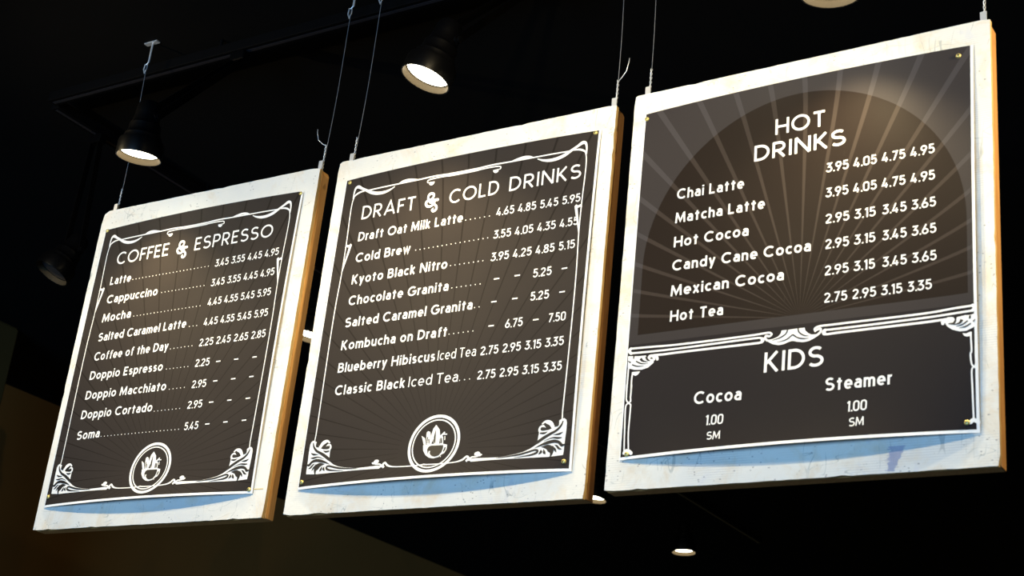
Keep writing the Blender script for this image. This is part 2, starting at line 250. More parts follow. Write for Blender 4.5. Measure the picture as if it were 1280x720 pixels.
M['purple'] = mat('purple_marker', (.33, .32, .46), .7)[0]
M['tan_scratch'] = mat('yellow_glue', (.62, .45, .16), .6)[0]
def glow(name, col, s):
    m = bpy.data.materials.new(name); m.use_nodes = True; t = m.node_tree
    b = t.nodes['Principled BSDF']; b.inputs['Base Color'].default_value = (.8, .8, .8, 1)
    b.inputs['Emission Color'].default_value = (*col, 1); b.inputs['Emission Strength'].default_value = s
    return m
M['lens'] = glow('lit_lamp_glass', (1, .93, .72), LENS)
M['lens_off'] = mat('unlit_lamp_glass', (.02, .02, .025), .15)[0]

def poster_mat(kind, W, H):
    """printed menu sheet; UV is metres from the sheet's top left corner (u right, v down)"""
    m, t, b = mat('printed_sheet_'+kind, rough=.42, spec=.05); N = NT(t)
    uv = N.n('ShaderNodeUVMap'); sx = N.n('ShaderNodeSeparateXYZ'); N.l(uv.outputs[0], sx.inputs[0])
    u, v = sx.outputs[0], sx.outputs[1]
    def ang(cu, cv): return N.m('ARCTAN2', N.m('SUBTRACT', u, cu), N.m('SUBTRACT', cv, v))
    def dist(cu, cv): return N.m('SQRT', N.m('ADD', N.m('POWER', N.m('SUBTRACT', u, cu), 2), N.m('POWER', N.m('SUBTRACT', v, cv), 2)))
    gn = N.noise(N.mapping(uv.outputs[0], sc=(1, 1, 1)), 3, 3)
    if kind == 'rays_dark':
        base = (.030, .025, .023)
        a = ang(.41, .795); r = dist(.41, .795)
        st = math.radians(6.1)
        f = N.m('ABSOLUTE', N.m('SUBTRACT', N.m('FRACT', N.m('DIVIDE', a, st)), .5))
        f = N.m('SUBTRACT', .5, f)                       # 0 on the line
        ln = N.m('LESS_THAN', N.m('ABSOLUTE', f), .034)
        ln = N.m('MULTIPLY', ln, N.m('GREATER_THAN', r, .10))
        c = N.mix(N.m('MULTIPLY', N.ramp(gn, .3, .7), .35), base, (.022, .019, .019))
        c = N.mix(N.m('MULTIPLY', ln, .55), c, (.004, .003, .002))
    else:
        a = ang(.416, .585); r = dist(.416, .585)
        # arch: half disc on straight sides
        ra = dist(.400, .412)
        disc = N.m('MULTIPLY', N.m('LESS_THAN', ra, .376), N.m('LESS_THAN', v, .413))
        rect = N.m('MULTIPLY', N.m('MULTIPLY', N.m('GREATER_THAN', v, .412), N.m('LESS_THAN', v, .577)), N.m('LESS_THAN', N.m('ABSOLUTE', N.m('SUBTRACT', u, .400)), .376))
        arch = N.m('MAXIMUM', disc, rect)
        c = N.mix(arch, (.033, .029, .030), (.013, .009, .0075))
        low = N.m('GREATER_THAN', v, .60)
        f = N.m('SUBTRACT', .5, N.m('ABSOLUTE', N.m('SUBTRACT', N.m('FRACT', N.m('ADD', N.m('DIVIDE', a, math.radians(8.2)), 0.0)), .5)))
        ln = N.m('MULTIPLY', N.m('LESS_THAN', f, .075), N.m('LESS_THAN', v, .577))
        c = N.mix(N.m('MULTIPLY', ln, .45), c, N.mix(arch, (.07, .065, .07), (.06, .047, .041)))
        c = N.mix(low, c, (.016, .014, .0155))
        # scuffs
        sc = N.noise(N.mapping(uv.outputs[0], rot=(0, 0, .5), sc=(60, 4, 1)), 4, 5, .7, 1.5)
        c = N.mix(N.m('MULTIPLY', N.ramp(sc, .68, .78), .2), c, (.12, .11, .11))
    # unprinted white rim
    e = N.m('MAXIMUM', N.m('GREATER_THAN', u, W-.006), N.m('GREATER_THAN', v, H-.0065))
    e = N.m('MAXIMUM', e, N.m('LESS_THAN', u, .0022))
    c = N.mix(e, c, (.80, .82, .84))
    N.l(c, b.inputs['Base Color'])
    wv = N.noise(uv.outputs[0], 400, 3); N.bump(wv, b, .08, .0005)
    rr = N.m('ADD', .40, N.m('MULTIPLY', gn, .2)); N.l(rr, b.inputs['Roughness'])
    return m

# ---------------------------------------------------------------- mesh helpers
def link(name, me, m, parent=None):
    o = bpy.data.objects.new(name, me); COL.objects.link(o)
    if m is not None and not me.materials: me.materials.append(m)
    if parent is not None: o.parent = parent
    return o
def from_bm(name, bm, m, parent=None, smooth=False):
    me = bpy.data.meshes.new(name); bm.to_mesh(me); bm.free()
    if smooth:
        for p in me.polygons: p.use_smooth = True
    return link(name, me, m, parent)
def box(bm, x0, x1, y0, y1, z0, z1):
    vs = [bm.verts.new((x, y, z)) for x in (x0, x1) for y in (y0, y1) for z in (z0, z1)]
    for f in ((0, 1, 3, 2), (4, 6, 7, 5), (0, 4, 5, 1), (2, 3, 7, 6), (0, 2, 6, 4), (1, 5, 7, 3)):
        bm.faces.new([vs[i] for i in f])
def prism(bm, pts, y0, y1):
    """pts = (x, z) outline; extruded along y"""
    a = [bm.verts.new((x, y0, z)) for x, z in pts]; b = [bm.verts.new((x, y1, z)) for x, z in pts]
    bm.faces.new(a); bm.faces.new(b[::-1]); n = len(pts)
    for i in range(n): bm.faces.new((a[i], b[i], b[(i+1) % n], a[(i+1) % n]))
def tube(bm, pts, rad, n=8, cap=True):
    rings = []
    for i, p in enumerate(pts):
        p = Vector(p); a = Vector(pts[max(0, i-1)]); c = Vector(pts[min(len(pts)-1, i+1)])
        d = (c-a).normalized(); s = d.orthogonal().normalized() if i == 0 else (s - d*s.dot(d)).normalized()
        t = d.cross(s); r = rad[i] if isinstance(rad, (list, tuple)) else rad
        rings.append([bm.verts.new(p + s*r*math.cos(2*math.pi*k/n) + t*r*math.sin(2*math.pi*k/n)) for k in range(n)])
    for a, b in zip(rings, rings[1:]):
        for k in range(n): bm.faces.new((a[k], a[(k+1) % n], b[(k+1) % n], b[k]))
    if cap: bm.faces.new(rings[0][::-1]); bm.faces.new(rings[-1])
def lathe(bm, prof, n=48, cap0=False, cap1=False):
    rings = [[bm.verts.new((r*math.cos(2*math.pi*k/n), r*math.sin(2*math.pi*k/n), z)) for k in range(n)] for r, z in prof]
    for a, b in zip(rings, rings[1:]):
        for k in range(n): bm.faces.new((a[k], a[(k+1) % n], b[(k+1) % n], b[k]))
    if cap0: bm.faces.new(rings[0][::-1])
    if cap1: bm.faces.new(rings[-1])
def empty(name, loc, label, cat, group=None, rz=0):
    o = bpy.data.objects.new(name, None); COL.objects.link(o); o.location = loc; o.rotation_euler = (0, 0, rz)
    o.empty_display_size = .05
    o['label'] = label; o['category'] = cat
    if group: o['group'] = group
    return o
def fix_normals(bm): bmesh.ops.recalc_face_normals(bm, faces=bm.faces)

# ---------------------------------------------------------------- the room
def struct(name, bm, m):
    fix_normals(bm); o = from_bm(name, bm, m); o['kind'] = 'structure'; return o
def room():
    X0, X1, Y0, Y1, ZC = -7.0, 4.0, -6.0, 12.5, 4.10
    dark, t, b = mat('black_ceiling_paint', rough=.9, spec=.1); N = NT(t)
    oc = N.n('ShaderNodeTexCoord').outputs['Object']
    N.l(N.mix(N.noise(oc, 2, 4), (.0016, .0014, .0013), (.0035, .003, .0028)), b.inputs['Base Color'])
    wallm, t, b = mat('dark_brown_wall', rough=.85, spec=.1); N = NT(t)
    oc = N.n('ShaderNodeTexCoord').outputs['Object']
    N.l(N.mix(N.noise(oc, 1.2, 3), (.23, .125, .036), (.30, .165, .050)), b.inputs['Base Color'])
    flo, t, b = mat('dark_concrete_floor', rough=.6); N = NT(t)
    oc = N.n('ShaderNodeTexCoord').outputs['Object']
    N.l(N.mix(N.noise(oc, 3, 5), (.05, .04, .03), (.08, .065, .05)), b.inputs['Base Color'])
    for name, dims, m in (('floor', (X0, X1, Y0, Y1, -.1, 0), flo), ('ceiling', (X0, X1, Y0, Y1, ZC, ZC+.1), dark),
                          ('wall_back', (X0, X1, Y1, Y1+.1, 0, ZC), wallm), ('wall_left', (X0-.1, X0, Y0, Y1, 0, ZC), wallm),
                          ('wall_right', (X1, X1+.1, Y0, Y1, 0, ZC), wallm), ('wall_front', (X0, X1, Y0-.1, Y0, 0, ZC), wallm)):
        bm = bmesh.new(); box(bm, *dims); struct(name, bm, m)
room()
CEIL = 4.10
def pillar():
    m, t, b = mat('olive_plaster', rough=.85, spec=.1); N = NT(t)
    oc = N.n('ShaderNodeTexCoord').outputs['Object']
    N.l(N.mix(N.noise(oc, 4, 4), (.045, .035, .012), (.06, .046, .016)), b.inputs['Base Color'])
    e = empty('support_pillar', (-6.36, 4.50, 0), 'dark olive pillar at the far left edge of the picture', 'pillar')
    bm = bmesh.new(); box(bm, -.2, .2, -.2, .2, 0, CEIL); bmesh.ops.bevel(bm, geom=bm.edges[:], offset=.012, segments=2, affect='EDGES'); fix_normals(bm); from_bm('pillar_shaft', bm, m, e)
    bm = bmesh.new(); prism(bm, [(-.215, 0), (.215, 0), (.215, .15), (.205, .17), (-.205, .17), (-.215, .15)], -.215, .215); fix_normals(bm); from_bm('pillar_plinth', bm, m, e)
pillar()

# ---------------------------------------------------------------- menu sheets: surface of the loosely screwed sheet
def bulge(pr, u, v):
    u0, v0, W, H = pr; s = min(1, max(0, (u-u0)/W)); t = min(1, max(0, (v-v0)/H))
    su = math.sin(math.pi*s); st = math.sin(math.pi*t)
    su = max(su, 0); st = max(st, 0)
    return (.003 + su**.8*(.013*math.exp(-t/.06) + .026*math.exp(-(1-t)/.12) + .002)
            + st**.7*.008*math.exp(-(1-s)/.06) + st**.7*.003*math.exp(-s/.06))
class Sheet:
    def __init__(s, i):
        s.i = i; s.bx, s.by, s.bz, s.th, s.W, s.H = DATA['BD'][i]; s.pr = DATA['PR'][i]
    def P(s, u, v, off=0):
        return (u - s.W/2, -(bulge(s.pr, u, v) + off), s.H - v)

def catmull(pts, step=.006):
    """centripetal Catmull-Rom through (u, v, width)"""
    if len(pts) < 3:
        out = []
        (a, b) = (pts[0], pts[-1]); L = math.dist(a[:2], b[:2]); n = max(1, int(L/.012))
        return [tuple(a[k]+(b[k]-a[k])*j/n for k in range(3)) for j in range(n+1)]
    P = [tuple(2*pts[0][k]-pts[1][k] for k in range(3))] + list(pts) + [tuple(2*pts[-1][k]-pts[-2][k] for k in range(3))]
    out = []
    for i in range(1, len(P)-2):
        p0, p1, p2, p3 = [Vector(q) for q in P[i-1:i+3]]
        d = lambda a, b: max(1e-5, (a-b).xy.length**.5)
        t0 = 0; t1 = t0+d(p0, p1); t2 = t1+d(p1, p2); t3 = t2+d(p2, p3)
        n = max(3, min(60, int((p2-p1).xy.length/step)))
        for j in range(n):
            t = t1+(t2-t1)*j/n
            A1 = p0*((t1-t)/(t1-t0))+p1*((t-t0)/(t1-t0)); A2 = p1*((t2-t)/(t2-t1))+p2*((t-t1)/(t2-t1)); A3 = p2*((t3-t)/(t3-t2))+p3*((t-t2)/(t3-t2))
            B1 = A1*((t2-t)/(t2-t0))+A2*((t-t0)/(t2-t0)); B2 = A2*((t3-t)/(t3-t1))+A3*((t-t1)/(t3-t1))
            out.append(tuple(B1*((t2-t)/(t2-t1))+B2*((t-t1)/(t2-t1))))
    out.append(tuple(pts[-1]))
    return out
class Ink:
    """collects flat printed shapes in sheet coordinates (metres, v down) and lays them on the sheet"""
    def __init__(s, sh): s.sh = sh; s.V = []; s.F = []; s.k = 0
    def ribbon(s, pts, off=.0004, rnd=False, n=1):
        # pts (u, v, w)
        off += s.k*1e-6; s.k += 1
        q = [pts[0]]
        for p in pts[1:]:
            if math.dist(p[:2], q[-1][:2]) > 1e-5: q.append(p)
        if len(q) < 2: return
        L = []
        for i, p in enumerate(q):
            d1 = Vector((q[i][0]-q[i-1][0], q[i][1]-q[i-1][1])).normalized() if i else None
            d2 = Vector((q[i+1][0]-q[i][0], q[i+1][1]-q[i][1])).normalized() if i < len(q)-1 else None
            if d1 is None: d, k = d2, 1
            elif d2 is None: d, k = d1, 1
            else:
                d = (d1+d2)
                if d.length < .2: d = d2; k = 1
                else:
                    d.normalize(); k = min(2.2, 1/max(.3, d.dot(d2)))
            nx, ny = -d.y, d.x; h = p[2]/2*k
            L.append(((p[0]-nx*h, p[1]-ny*h), (p[0]+nx*h, p[1]+ny*h)))
        b = len(s.V)
        for a, c in L:
            s.V.append(s.sh.P(a[0], a[1], off)); s.V.append(s.sh.P(c[0], c[1], off))
        for i in range(len(L)-1): s.F.append((b+2*i, b+2*i+1, b+2*i+3, b+2*i+2))
        if rnd:
            for end in (0, -1): s.disc(q[end][0], q[end][1], q[end][2]/2, off)
    def disc(s, u, v, r, off=.0004, n=14, ry=None):
        b = len(s.V); ry = ry or r
        for k in range(n): a = 2*math.pi*k/n; s.V.append(s.sh.P(u+r*math.cos(a), v+ry*math.sin(a), off))
        s.F.append(tuple(range(b, b+n)))
    def ring(s, u, v, r, w, off=.0004, n=96):
        b = len(s.V)
        for k in range(n):
            a = 2*math.pi*k/n
            for rr in (r-w/2, r+w/2): s.V.append(s.sh.P(u+rr*math.cos(a), v+rr*math.sin(a), off))
        for k in range(n):
            j = (k+1) % n; s.F.append((b+2*k, b+2*k+1, b+2*j+1, b+2*j))
    def fill(s, pts, off=.0004):
        pts = [Vector((p[0], p[1], 0)) for p in pts]
        bm = bmesh.new(); vs = [bm.verts.new(p) for p in pts]
        for t in tessellate_polygon([pts]):
            try: bm.faces.new([vs[i] for i in t])
            except ValueError: pass
        for _ in range(4):
            es = [e for e in bm.edges if e.calc_length() > .014]
            if not es: break
            bmesh.ops.subdivide_edges(bm, edges=es, cuts=1)
        bmesh.ops.triangulate(bm, faces=bm.faces)
        bm.verts.index_update(); b = len(s.V)
        for q in bm.verts: s.V.append(s.sh.P(q.co.x, q.co.y, off))
        for f in bm.faces: s.F.append(tuple(b+q.index for q in f.verts))
        bm.free()
    def build(s, name, m, parent):
        me = bpy.data.meshes.new(name); me.from_pydata(s.V, [], s.F); me.update()
        bm = bmesh.new(); bm.from_mesh(me)
        bm.normal_update()
        for f in bm.faces:
            if f.normal.y > 0: f.normal_flip()
        bm.to_mesh(me); bm.free()
        return link(name, me, m, parent)

# ---------------------------------------------------------------- lettering: a geometric stroke alphabet
STY = dict(bold=(.168, .15, .73), reg=(.105, .17, .72), title=(.122, .165, .72), title2=(.135, .13, .72), num=(.135, .17, .72))
def arc(cx, cy, rx, ry, a0, a1, n=None):
    n = n or max(5, int(abs(a1-a0)/11))
    return [(cx+rx*math.cos(math.radians(a0+(a1-a0)*i/n)), cy+ry*math.sin(math.radians(a0+(a1-a0)*i/n))) for i in range(n+1)]
def glyph(c, w, xh):
    """strokes in cap-height units (y up) and the glyph's centreline width"""
    h = w/2; T = 1-h; B = h; X = xh-h; xc = (X+B)/2; ry = (X-B)/2; rx = .235; ds = -.27
    if c == 'C': return [arc(.42, .5, .42, .5-h, 48, 312)], .72
    if c == 'O': return [arc(.44, .5, .44, .5-h, 90, 450, 40)], .88
    if c == 'G': return [arc(.42, .5, .42, .5-h, 48, 330)+[(.80, .47)], [(.46, .47), (.80+h, .47)]], .80
    if c == 'S':
        q = (T-.52)/2; p = (.52-B)/2
        return [arc(.27, .52+q, .255, q, 35, 270)[:-1]+arc(.27, .52-p, .285, p, 90, -145)], .55
    if c == 'D': return [[(0, 0), (0, 1)], [(0, T), (.20, T)]+arc(.20, .5, .42, .5-h, 90, -90)+[(0, B)]], .62
    if c == 'B': return [[(0, 0), (0, 1)], [(0, T), (.26, T)]+arc(.26, (T+.53)/2, .20, (T-.53)/2, 90, -90)+[(0, .53)], [(0, .53), (.28, .53)]+arc(.28, (B+.53)/2, .25, (.53-B)/2, 90, -90)+[(0, B)]], .53
    if c == 'P': return [[(0, 0), (0, 1)], [(0, T), (.25, T)]+arc(.25, (T+.44)/2, .25, (T-.44)/2, 90, -90)+[(0, .44)]], .50
    if c == 'R': return [[(0, 0), (0, 1)], [(0, T), (.25, T)]+arc(.25, (T+.44)/2, .25, (T-.44)/2, 90, -90)+[(0, .44)], [(.20, .44), (.52, 0)]], .54
    if c == 'E': return [[(0, 0), (0, 1)], [(0, T), (.46, T)], [(0, .52), (.40, .52)], [(0, B), (.46, B)]], .44
    if c == 'F': return [[(0, 0), (0, 1)], [(0, T), (.46, T)], [(0, .50), (.38, .50)]], .42
    if c == 'L': return [[(0, 0), (0, 1)], [(0, B), (.44, B)]], .42
    if c == 'I': return [[(0, 0), (0, 1)]], 0
    if c == 'T': return [[(0, T), (.60, T)], [(.30, 0), (.30, T)]], .60
    if c == 'H': return [[(0, 0), (0, 1)], [(.62, 0), (.62, 1)], [(0, .50), (.62, .50)]], .62
    if c == 'N': return [[(0, 0), (0, 1)], [(.64, 0), (.64, 1)], [(.0, 1), (.64, 0)]], .64
    if c == 'M': return [[(0, 0), (.06, 1)], [(.80, 0), (.74, 1)], [(.06, 1-h*.4), (.40, .18), (.74, 1-h*.4)]], .80
    if c == 'K': return [[(0, 0), (0, 1)], [(.50, 1), (.04, .45)], [(.14, .55), (.54, 0)]], .54
    if c == 'A': return [[(0, 0), (.37, 1), (.74, 0)], [(.13, .30), (.61, .30)]], .74
    # digits
    if c == '0': return [[(.21, T)]+arc(.21, T-.21, .21, .21, 90, 0)+arc(.21, B+.21, .21, .21, 0, -180)+arc(.21, T-.21, .21, .21, 180, 90)], .42
    if c == '1': return [[(0, .80), (.15, 1-h*.6)], [(.17, 0), (.17, 1)]], .17
    if c == '2': return [arc(.20, T-.22, .20, .22, 165, -25)+[(0.0, B+.03)], [(-.02, B), (.42, B)]], .42
    if c == '3': return [[(.0, T), (.36, T), (.15, .585)]+arc(.17, (B+.585)/2, .23, (.585-B)/2, 88, -155)], .40
    if c == '4': return [[(.24, 1), (0, .24), (.44, .24)], [(.31, 0), (.31, .50)]], .44
    if c == '5': return [[(.38, T), (.06, T), (.04, .50)], arc(.19, (B+.61)/2, .21, (.61-B)/2, 135, -155)], .40
    if c == '6': return [arc(.21, .30, .21, .30-h, 90, 450, 26), [(.29, 1), (.03, .42)]], .42
    if c == '7': return [[(0, T), (.40, T), (.12, 0)]], .40
    if c == '8': return [arc(.21, .735, .175, .735-.53+h*0, 90, 450, 24) if False else arc(.21, .76, .175, T-.76, 90, 450, 24), arc(.21, .29, .21, .29-h, 90, 450, 26)], .42
    if c == '9': return [arc(.21, .70, .21, .70-.40-h*0 if False else T-.70, 90, 450, 26), [(.13, 0), (.39, .58)]], .42
    if c == '.': return [[(0, 0), (0, w*1.05)]], 0
    # lower case
    if c == 'a': return [[(.40, 0), (.40, X-.16)]+arc(.215, X-.17, .185, .17, 0, 150)[1:], [(.40, .425), (.19, .425)]+arc(.19, (.425+B)/2, .185, (.425-B)/2, 90, 270)+[(.26, B), (.40, B+.10)]], .40
    if c == 'b': return [[(0, 0), (0, 1)], arc(rx, xc, rx, ry, 0, 360, 26)], 2*rx
    if c == 'd': return [[(2*rx, 0), (2*rx, 1)], arc(rx, xc, rx, ry, 0, 360, 26)], 2*rx
    if c == 'p': return [[(0, ds), (0, xh)], arc(rx, xc, rx, ry, 0, 360, 26)], 2*rx
    if c == 'c': return [arc(rx, xc, rx, ry, 48, 312)], .38
    if c == 'o': return [arc(rx+.01, xc, rx+.01, ry, 0, 360, 28)], 2*rx+.02
    if c == 'e': return [[(.01, xc-.01), (2*rx, xc-.01)]+arc(rx, xc, rx, ry, 2, 312)[0:]], 2*rx-.01
    if c == 'f': return [[(.12, 0), (.12, .78)]+arc(.30, .78, .18, 1-h-.78, 180, 80), [(0, X), (.30, X)]], .26
    if c == 'h': return [[(0, 0), (0, 1)], [(0, X-.22)]+arc(.20, X-.20, .20, .20, 180, 0)+[(.40, 0)]], .40
    if c == 'n': return [[(0, 0), (0, xh)], [(0, X-.22)]+arc(.20, X-.20, .20, .20, 180, 0)+[(.40, 0)]], .40
    if c == 'm': return [[(0, 0), (0, xh)], [(0, X-.2)]+arc(.175, X-.175, .175, .175, 180, 0)+[(.35, 0)], [(.35, X-.2)]+arc(.525, X-.175, .175, .175, 180, 0)+[(.70, 0)]], .70
    if c == 'u': return [[(.40, 0), (.40, xh)], [(0, xh), (0, B+.2)]+arc(.20, B+.20, .20, .20, 180, 360)], .40
    if c == 'r': return [[(0, 0), (0, xh)], [(0, X-.2)]+arc(.19, X-.19, .19, .19, 180, 75)], .22
    if c == 's':
        q = (X-.37)/2; p = (.37-B)/2
        return [arc(.165, .37+q, .15, q, 35, 270)[:-1]+arc(.165, .37-p, .165, p, 90, -145)], .33
    if c == 't': return [[(.15, 0), (.15, .90)], [(-.04, X), (.34, X)]], .30
    if c == 'i': return [[(0, 0), (0, xh)], [(0, .84), (0, .84+w*.95)]], 0
    if c == 'l': return [[(0, 0), (0, 1)]], 0
    if c == 'k': return [[(0, 0), (0, 1)], [(.37, xh), (.03, .32)], [(.12, .40), (.40, 0)]], .40
    if c == 'x': return [[(0, 0), (.40, xh)], [(.40, 0), (0, xh)]], .40
    if c == 'y': return [[(0, xh), (.21, .03)], [(.42, xh), (.11, ds)]], .42
    if c == 'w': return [[(0, xh), (.17, 0+h*.3), (.33, xh-.05), (.49, h*.3), (.66, xh)]], .66
    return [], .2
def lay_text(ik, s, style, cap, u0, v0, u1, v1):
    w, gap, xh = STY[style]
    if style == 'num': gap = .09
    items = []; x = w/2; first = True
    for c in s:
        if c == ' ': x += {'num': .33, 'reg': .20}.get(style, .38); continue
        st, wd = glyph(c, w, xh)
        g = gap
        if not first: x += 0
        items.append((st, x)); x += wd + w + g
        first = False
        if c in 'TF.r': x -= .05
    total = x - gap - w/2
    k = (u1-u0)/total                           # metres per unit across; strokes keep their weight
    sl = (v1-v0)/(u1-u0)
    kk = cap; wt = w*(cap*.5+k*.5)
    for st, x0 in items:
        for s_ in st:
            pts = []
            for (a, b) in s_:
                u = u0+(x0+a)*k; pts.append((u, v0+(u-u0)*sl-b*kk, wt))
            ik.ribbon(pts)

# ---------------------------------------------------------------- menu boards
def sheet_mesh(sh):
    u0, v0, W, H = sh.pr; nu, nv = 44, 60; V = []; F = []; UV = []
    for j in range(nv+1):
        for i in range(nu+1):
            a, b = W*i/nu, H*j/nv
            V.append(sh.P(u0+a, v0+b)); UV.append((a, b))
    for j in range(nv):
        for i in range(nu):
            a = j*(nu+1)+i; F.append((a, a+nu+1, a+nu+2, a+1))
    n0 = len(V)
    idx = list(range(nu+1)) + [j*(nu+1)+nu for j in range(1, nv+1)] + [nv*(nu+1)+i for i in range(nu-1, -1, -1)] + [j*(nu+1) for j in range(nv-1, 0, -1)]
    m = len(idx)
    for dy in (0, .0008):
        for i in idx: x, y, z = V[i]; V.append((x, y+dy, z)); UV.append((W+.01, UV[i][1]))
    for k in range(m): F.append((n0+k, n0+(k+1) % m, n0+m+(k+1) % m, n0+m+k))
    me = bpy.data.meshes.new('poster'); me.from_pydata(V, [], F)
    ul = me.uv_layers.new(name='UVMap')
    for lp in me.loops: ul.data[lp.index].uv = UV[lp.vertex_index]
    for p in me.polygons: p.use_smooth = p.index < nu*nv
    me.update(); return me
def rough_outline(W, H, chips, seed):
    rnd = random.Random(seed); c = chips
    pts = []
    def run(a, b, n, axis):
        for k in range(n):
            t = k/n; j = rnd.uniform(-.0006, .0004) if k else 0
            if rnd.random() < .03 and k: j = -.0022
            x = a[0]+(b[0]-a[0])*t; z = a[1]+(b[1]-a[1])*t
            if axis == 'z+': z += j
            if axis == 'z-': z -= j
            if axis == 'x+': x += j
            if axis == 'x-': x -= j
            pts.append((x, z))
    tl, tr, brr, bl = c
    run((-W/2+tl[0], H), (W/2-tr[0], H), 44, 'z+')
    run((W/2-tr[0]*.0, H-tr[1]), (W/2, brr[1]), 50, 'x+')
    run((W/2-brr[0], 0), (-W/2+bl[0], 0), 44, 'z-')
    run((-W/2, bl[1]), (-W/2, H-tl[1]), 50, 'x-')
    pts.append((-W/2+tl[0]*.25, H-tl[1]*.35))
    return pts
INFO = [
  dict(label='left wooden menu board headed COFFEE & ESPRESSO on a black sheet', chips=((.022, .026), (.010, .004), (.003, .002), (.002, .002)), pine='pine'),
  dict(label='middle wooden menu board headed DRAFT & COLD DRINKS on a black sheet', chips=((.010, .014), (.004, .003), (.003, .003), (.003, .004)), pine='pine_dim'),
  dict(label='right wooden menu board headed HOT DRINKS with a KIDS box below', chips=((.008, .008), (.003, .003), (.004, .003), (.005, .003)), pine='pine_dim'),
]
def make_board(i):
    sh = Sheet(i); inf = INFO[i]; W, H = sh.W, sh.H; D = .044
    c, s = math.cos(sh.th), math.sin(sh.th)
    base = (sh.bx + W/2*c, sh.by + W/2*s, sh.bz + EYE - H)
    e = empty('menu_board', base, inf['label'], 'menu board', 'menu boards hung from the ceiling', sh.th)
    bm = bmesh.new(); prism(bm, rough_outline(W, H, inf['chips'], 11+i), 0, .011); fix_normals(bm)
    o = from_bm('painted_panel', bm, M['wash%d' % i], e); o.data.materials.append(M['edge'])
    for p in o.data.polygons:
        if abs(p.normal.y) < .5: p.material_index = 1
    o['label'] = 'whitewashed scuffed plywood face'
    # four mitred rails behind the panel
    t = .042; y0, y1 = .0125, D; x = W/2 - .0008; z = H - .0008; b0 = .0008
    ch = .012                                    # the sawn-off top corners
    def quad(name, pts):
        bm = bmesh.new(); prism(bm, pts, y0, y1); fix_normals(bm); bmesh.ops.bevel(bm, geom=bm.edges[:], offset=.0012, segments=1, affect='EDGES'); return from_bm(name, bm, M[inf['pine']], e)
    quad('frame_rail', [(x, b0), (x, z-ch), (x-ch*.5, z-.0002), (x-t, z-t), (x-t, b0+t)])
    quad('frame_rail', [(-x, b0), (-x+t, b0+t), (-x+t, z-t), (-x+ch*.4, z-.0002), (-x, z-ch)])
    quad('frame_rail', [(-x+.001, b0), (x-.001, b0), (x-t-.001, b0+t), (-x+t+.001, b0+t)])
    quad('frame_rail', [(-x+ch*.4+.001, z), (-x+t+.001, z-t), (x-t-.001, z-t), (x-ch*.5-.001, z)])
    bm = bmesh.new(); box(bm, -x+.003, x-.003, .0108, .0127, .004, H-.004); from_bm('panel_core', bm, M['edge'], e)
    # sheet
    po = link('poster', sheet_mesh(sh), poster_mat('rays_light' if i == 2 else 'rays_dark', sh.pr[2], sh.pr[3]), e)
    po['label'] = ['black printed coffee menu sheet', 'black printed cold drinks menu sheet', 'grey and black hot drinks and kids menu sheet'][i]
    # lettering
    for (b, s_, st, cap, a0, b0_, a1, b1) in DATA['texts']:
        if b != i: continue
        ik = Ink(sh); lay_text(ik, s_, st, cap, a0, b0_, a1, b1)
        kind = 'title_lettering' if st.startswith('title') else ('price_lettering' if (st == 'num' and s_ != 'SM') else ('size_lettering' if s_ == 'SM' else 'item_lettering'))
        ik.build(kind, M['white_ink'], po)
    for (b, n, a0, b0_, a1, b1) in DATA['dots']:
        if b != i: continue
        ik = Ink(sh); r = .00125
        for k in range(n):
            f = k/(n-1); u = a0+(a1-a0)*f; v = b0_+(b1-b0_)*f - r
            ik.ribbon([(u-r, v, 2*r), (u+r, v, 2*r)])
        ik.build('leader_dots', M['white_ink'], po)
    for (b, u, v) in DATA['dash']:
        if b != i: continue
        ik = Ink(sh); ik.ribbon([(u-.0078, v, .0034), (u+.0078, v, .0034)]); ik.build('price_dash', M['white_ink'], po)
    u0, v0, PW, PH = sh.pr
    if i < 2:
        sx, sy = PW/DATA['PR'][1][2], PH/DATA['PR'][1][3]
        def tr(pts, mirror=False):
            out = []
            for q in pts:
                a = q[0]*sx; a = PW-a if mirror else a
                out.append((u0+a, v0+q[1]*sy)+tuple(q[2:]))
            return out
        for mir in (False, True):
            names = ['side_line', 'corner_swash', 'corner_curve', 'top_line', 'top_swash', 'end_curl', 'thorn_mark', 'thorn_line']
            for nm, st in zip(names, DATA['orn']['white']):
                st = [q for q in tr(st, mir)]
                if nm == 'top_line':
                    mid = u0+PW/2; st = st + [(mid, st[-1][1]+.0002, .0036)]
                if nm == 'end_curl':
                    st = st + [(u0+PW/2, st[-1][1]+.0003, .0026)]
                ik = Ink(sh); ik.ribbon(catmull(st)); ik.build(nm, M['white_ink'], po)
            ik = Ink(sh)
            for f in DATA['orn']['fill']: ik.fill(tr(f, mir), .0004)
            for st in DATA['orn']['cwhite'][:2]: ik.ribbon(catmull(tr(st, mir), .003), .0005, rnd=True)
            ik.build('corner_leaf', M['white_ink'], po)
            ik = Ink(sh)
            for st in DATA['orn']['dark']: ik.ribbon(catmull(tr(st, mir), .003), .0009, rnd=True)
            ik.build('leaf_vein', M['dark_ink'], po)
            ik = Ink(sh)
            st = tr(DATA['orn']['cwhite'][4], mir); st[-1] = (u0+PW/2, st[-1][1], .003)
            for q in DATA['orn']['cwhite'][2:4]: ik.ribbon(catmull(tr(q, mir), .003), rnd=True)
            ik.ribbon(catmull(st, .003)); ik.build('bottom_wave', M['white_ink'], po)
        # round badge with the cup
        cu, cv = u0+DATA['emc'][0]*sx, v0+DATA['emc'][1]*sy
        ik = Ink(sh); ik.ring(cu, cv, .0705, .0075); ik.ring(cu, cv, .0610, .0032); ik.build('badge_ring', M['white_ink'], po)
        E = DATA['emb']; mv = lambda pts: [(cu+q[0], cv+q[1])+tuple(q[2:]) for q in pts]
